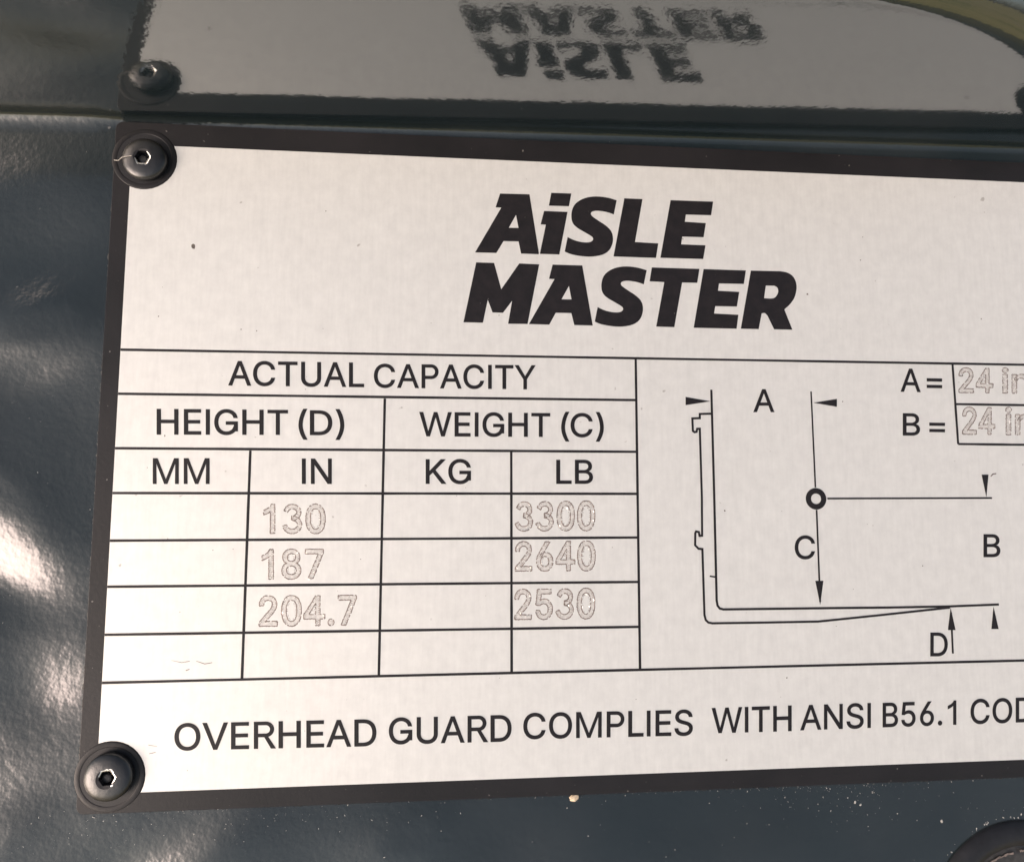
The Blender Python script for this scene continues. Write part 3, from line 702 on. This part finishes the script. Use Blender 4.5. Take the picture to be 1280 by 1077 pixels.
# grime caught along the joint between plate and panel
def joint(a, c, name, mat, w, h, lo, hi, gap):
    b2 = Batch(); A = Vector(a); Bv = Vector(c); L = (Bv - A).length; run = []; d = 0.0
    nn = (Bv - A).normalized(); nn = Vector((-nn.y, nn.x))
    while d < L:
        p = A + (Bv - A) * d / L + nn * (0.18 * noise.noise(Vector((d * .5, a[0], 0))) + random.uniform(lo, hi))
        if random.random() < gap and len(run) > 2: ridge(run, w, h, -0.99, b2); run = []
        run.append((p.x, p.y)); d += 0.35
    ridge(run, w, h, -0.99, b2)
    o = b2.make(name, mat, panel); o['kind'] = 'stuff'
joint((PX0 - 0.1, 44), (PX0 - 0.1, -56), 'joint_grime', RUBBER, 0.75, 0.5, -0.12, 0.12, 0.03)
joint((-58, PY0 - 0.15), (116, PY0 - 0.15), 'joint_grime', RUBBER, 0.5, 0.3, -0.08, 0.08, 0.04)

# small marks on the face
def blob(cx, cy, rx, ry, h, z, seg=9, ang=0.0, seed=0):
    rnd = random.Random(seed)
    v = [(cx, cy, z + h)]
    for ring, (k, hh) in enumerate(((0.6, 0.75), (1.0, 0.0))):
        for i in range(seg):
            a = 2 * math.pi * i / seg
            r = k * rnd.uniform(0.72, 1.25)
            x, y = rx * r * math.cos(a), ry * r * math.sin(a)
            v.append((cx + x * math.cos(ang) - y * math.sin(ang), cy + x * math.sin(ang) + y * math.cos(ang), z + h * hh))
    f = []
    for i in range(seg):
        j = (i + 1) % seg
        f.append((0, 1 + i, 1 + j))
        f.append((1 + i, 1 + seg + i, 1 + seg + j, 1 + j))
    return v, f
b = Batch()
marks = [(-52.7, 36.7, .35, .5), (-44, 22, .12, .12), (-58, 24, .15, .1), (60, 31, .16, .2), (36, 41, .14, .1), (71, 38, .12, .12), (-30, 44, .1, .1),
         (42.5, -9.8, .2, .16), (80, -20, .14, .1), (66, 10.5, .16, .12), (10, -20.2, .12, .1), (95, 27, .15, .12), (-56, 3.2, .16, .12), (12, 45, .1, .08), (53, -39.5, .12, .16)]
for i, (x, y, rx, ry) in enumerate(marks):
    b.add(blob(x, y, rx, ry, 0.02, 0.026, 7, 0.4 * i, i))
rnd = random.Random(9)
for i in range(70):
    r = rnd.uniform(0.03, 0.09)
    b.add(blob(rnd.uniform(-62, 108), rnd.uniform(-53, 53), r, r * rnd.uniform(.6, 1.3), 0.01, 0.026, 6, rnd.uniform(0, 3), 100 + i))
b.make('grime_speck', simple('grime', (0.13, 0.11, 0.095), 0.8, 0, 0.4), plate)['kind'] = 'stuff'
b = Batch()
b.add(stroke([(-53.2, -34.2), (-51.5, -34.6), (-50.2, -34.4)], 0.07, 0.05, wob=0.5))
b.add(stroke([(-49.2, -34.4), (-47.8, -34.9), (-46.6, -34.7)], 0.09, 0.05, wob=0.5))
b.add(stroke([(-50.8, -35.9), (-50.2, -35.7)], 0.12, 0.05, wob=0.5))
b.add(stroke([(-56.2, -47.6), (-54.8, -47.9)], 0.08, 0.05, wob=0.5)); b.add(stroke([(-56.0, -49.0), (-55.0, -48.8)], 0.09, 0.05, wob=0.5))
tx, ty = DATA['tri'][3][4:6]
b.add(stroke([(tx + 0.45, ty - 0.35), (tx + 0.9, ty + 0.1), (tx + 1.6, ty + 0.2)], 0.16, 0.05, wob=0.5))
b.make('scratch', SCORE, plate)['kind'] = 'stuff'

# ------------------------------------------------------------------ the screws
def screw(label, at, head_off, socket_off, seed, chips):
    root = thing('socket_screw', label, 'screw', at, group='black socket screws at the corners of the plate')
    # dished washer
    v, f = lathe([(5.5, 0.0), (5.49, 0.05), (5.4, 0.08), (4.75, 0.085), (4.64, 0.07), (4.6, 0.03)], 96)
    mesh('washer', v, f, BORDER, root, True)
    v, f = lathe([(4.62, 0.05), (3.2, 0.04)], 72)
    mesh('groove_shadow', v, f, SCREW_SHADOW, root, True)  # flat black ring standing in for the gap's shadow round the head
    hx, hy = head_off
    prof = [(3.62, 0.05), (3.74, 0.6), (3.72, 1.05), (3.60, 1.35), (3.3, 1.58), (2.7, 1.76), (2.0, 1.90), (1.52, 1.92)]
    v, f = lathe(prof, 72, hx, hy, 0.006, seed)
    head = mesh('head', v, f, SCREW_BLACK, root, True)
    # six-sided socket
    b = Batch()
    sx, sy = hx + socket_off[0], hy + socket_off[1]
    v = []; f = []
    seg = 48
    for i in range(seg):
        a = 2 * math.pi * i / seg
        hexr = 1.28 * math.cos(math.pi / 6) / math.cos(((a + seed) % (math.pi / 3)) - math.pi / 6)
        v += [(hx + 1.56 * math.cos(a), hy + 1.56 * math.sin(a), 1.915), (sx + hexr * math.cos(a), sy + hexr * math.sin(a), 1.80), (sx + hexr * .96 * math.cos(a), sy + hexr * .96 * math.sin(a), 0.5), (sx, sy, 0.45)]
    for i in range(seg):
        j = (i + 1) % seg
        for k in range(3):
            f.append((4 * i + k, 4 * j + k, 4 * j + k + 1, 4 * i + k + 1))
    mesh('hex_socket', v, f, SCREW_SHADOW, head, False)
    # grey stub down in the socket
    v, f = lathe([(0.78, 0.46), (0.78, 1.0), (0.6, 1.14), (0.01, 1.18)], 32, sx + chips[3][0], sy + chips[3][1], 0.03, seed)
    mesh('pin', v, f, SCREW_GREY, head, True)
    # bare metal where the socket's rim has been worn
    a0, a1 = chips[0]
    n = 26; vv = []; ff = []
    for i in range(n + 1):
        a = a0 + (a1 - a0) * i / n
        hexr = 1.28 * math.cos(math.pi / 6) / math.cos(((a + seed) % (math.pi / 3)) - math.pi / 6)
        th = chips[1] * (0.35 + 0.65 * math.sin(math.pi * min(1, max(0, i / n)))) * random.uniform(0.75, 1.25)
        vv += [(sx + (hexr - .02) * math.cos(a), sy + (hexr - .02) * math.sin(a), 1.55), (sx + hexr * math.cos(a), sy + hexr * math.sin(a), 1.90), (sx + (hexr + th) * math.cos(a), sy + (hexr + th) * math.sin(a), 1.925)]
    for i in range(n):
        for k in range(2):
            ff.append((3 * i + k, 3 * i + k + 1, 3 * i + k + 4, 3 * i + k + 3)[::-1])
    mesh('worn_rim', vv, ff, BARE, head, True)
    b = Batch()
    for k, (x, y, rx, ry, an, z) in enumerate(chips[2]):
        b.add(blob(hx + x, hy + y, rx, ry, 0.05, z, 9, an, seed * 31 + k))
    b.make('paint_chip', BARE if seed != 2 else BARE, head)
    return root
screw('black socket screw at the upper left plate corner with a pale fibre across it', (*SCREWS[0], 0.02), (0.45, -0.5), (-0.05, 0.02), 1,
      ((-2.9, 0.9), 0.38, [(-0.6, -1.75, .75, .28, -0.5, 1.80), (0.75, 1.65, .28, .16, -0.6, 1.86), (-1.3, -1.3, .3, .16, .2, 1.84), (2.5, -0.2, .3, .7, 0.1, 1.62)], (-0.25, -0.15)))
screw('black socket screw at the lower left corner of the plate beside the gritty panel', (*SCREWS[1], 0.02), (0.25, 0.3), (0.1, 0.12), 2,
      ((-0.7, 2.9), 0.30, [(-0.95, -1.45, .34, .3, 0, 1.86), (1.1, -1.0, .24, .2, .3, 1.88)], (-0.35, -0.35)))
screw('black socket screw at the far right upper corner, seen mirrored in the lip', (*SCREWS[2], 0.02), (0.1, 0), (0, 0), 3,
      ((-2.0, 0.5), 0.2, [(-0.6, -1.75, .5, .2, -0.5, 1.80)], (0, 0)))
# pale fibre lying over the first screw
def tube(points, r, name, mat, parent=None, seg=5):
    P = [Vector(p) for p in points]; v = []; f = []
    for i, p in enumerate(P):
        t = (P[min(len(P) - 1, i + 1)] - P[max(0, i - 1)]).normalized()
        u = t.cross(Vector((0, 0.13, 1))).normalized(); w = t.cross(u)
        for k in range(seg):
            a = 2 * math.pi * k / seg
            q = p + (u * math.cos(a) + w * math.sin(a)) * r
            v.append(tuple(q))
    for i in range(len(P) - 1):
        for k in range(seg):
            f.append((i * seg + k, i * seg + (k + 1) % seg, (i + 1) * seg + (k + 1) % seg, (i + 1) * seg + k))
    return mesh(name, v, f, mat, parent, True, place=parent is None)
o = tube([(-66.6, 51.7, 0.6), (-65.8, 51.55, 0.75), (-65.2, 51.6, 1.35), (-64.7, 51.7, 1.78), (-63.9, 51.8, 1.93), (-63.0, 51.9, 2.03)], 0.07, 'stray_fibre', FIBRE)
tag(o, 'short pale fibre stuck across the upper left screw', 'fibre', 'stray pale fibres')
o = tube([(18.5, 62.05, 6.5), (20.5, 62.1, 6.2), (22.3, 62.05, 5.4), (23.6, 61.9, 4.6), (24.6, 61.8, 4.4)], 0.05, 'stray_fibre', FIBRE)
tag(o, 'thin curved hair lying on the folded lip below the mirrored lettering', 'fibre', 'stray pale fibres')

# ------------------------------------------------------------------ grit on the panel
v, f = blob(14.4, -58.7, 1.15, 0.6, 0.5, -0.6, 11, 0.5, 5)
o = mesh('mud_fleck', v, f, MUD, None, False, place=True)
tag(o, 'tan fleck of dried mud on the lower edge of the plate', 'mud fleck')
b = Batch()
rnd = random.Random(12)
def grit(x, y, r):
    b.add(blob(x, y, r * rnd.uniform(.7, 1.6), r * rnd.uniform(.5, 1), r * .5, panel_z(x, y) - 0.01, 6, rnd.uniform(0, 3), rnd.randrange(9999)))
for cx_, cy_, sx_, sy_, n in ((62, -60.5, 8, 2.0, 90), (-63, -60.5, 10, 2.5, 60), (-40, -60.8, 14, 1.6, 40), (80, -63.5, 8, 4, 30), (20, -62, 40, 4, 60), (-80, -30, 10, 40, 60), (-25, -60, 20, 1.0, 40), (-75, -66, 10, 3, 30), (30, -58.75, 30, 0.12, 70), (64, -58.9, 9, 0.25, 60), (-50, -58.8, 8, 0.2, 30)):
    for i in range(n):
        x, y = rnd.gauss(cx_, sx_), rnd.gauss(cy_, sy_)
        if PX0 - .2 < x < PX1 and y > PY0 - 0.2: continue
        if math.hypot(x - gc[0], y - gc[1]) < 18.5: continue
        grit(x, y, rnd.choice((0.03, 0.04, 0.05, 0.07, 0.11)))
for x, y, r in ((81.65, -65.6, .34), (76.9, -65.2, .12), (65.2, -61.5, .28), (66.2, -62.0, .25), (-64.5, -58.9, .3), (-63, -59.6, .22), (-61, -59.8, .15)):
    grit(x, y, r)
# scuffs along the rim of the grommet
for i in range(22):
    a = rnd.uniform(1.3, 2.5)
    rr = 18.4 + rnd.uniform(0, .8)
    grit(gc[0] + rr * math.cos(a), gc[1] + rr * math.sin(a), rnd.uniform(.06, .2))
o = b.make('grit', PALE, None)
o.matrix_world = FRAME
tag(o, 'pale grit and paint chips scattered over the dark panel', None, None, 'stuff')
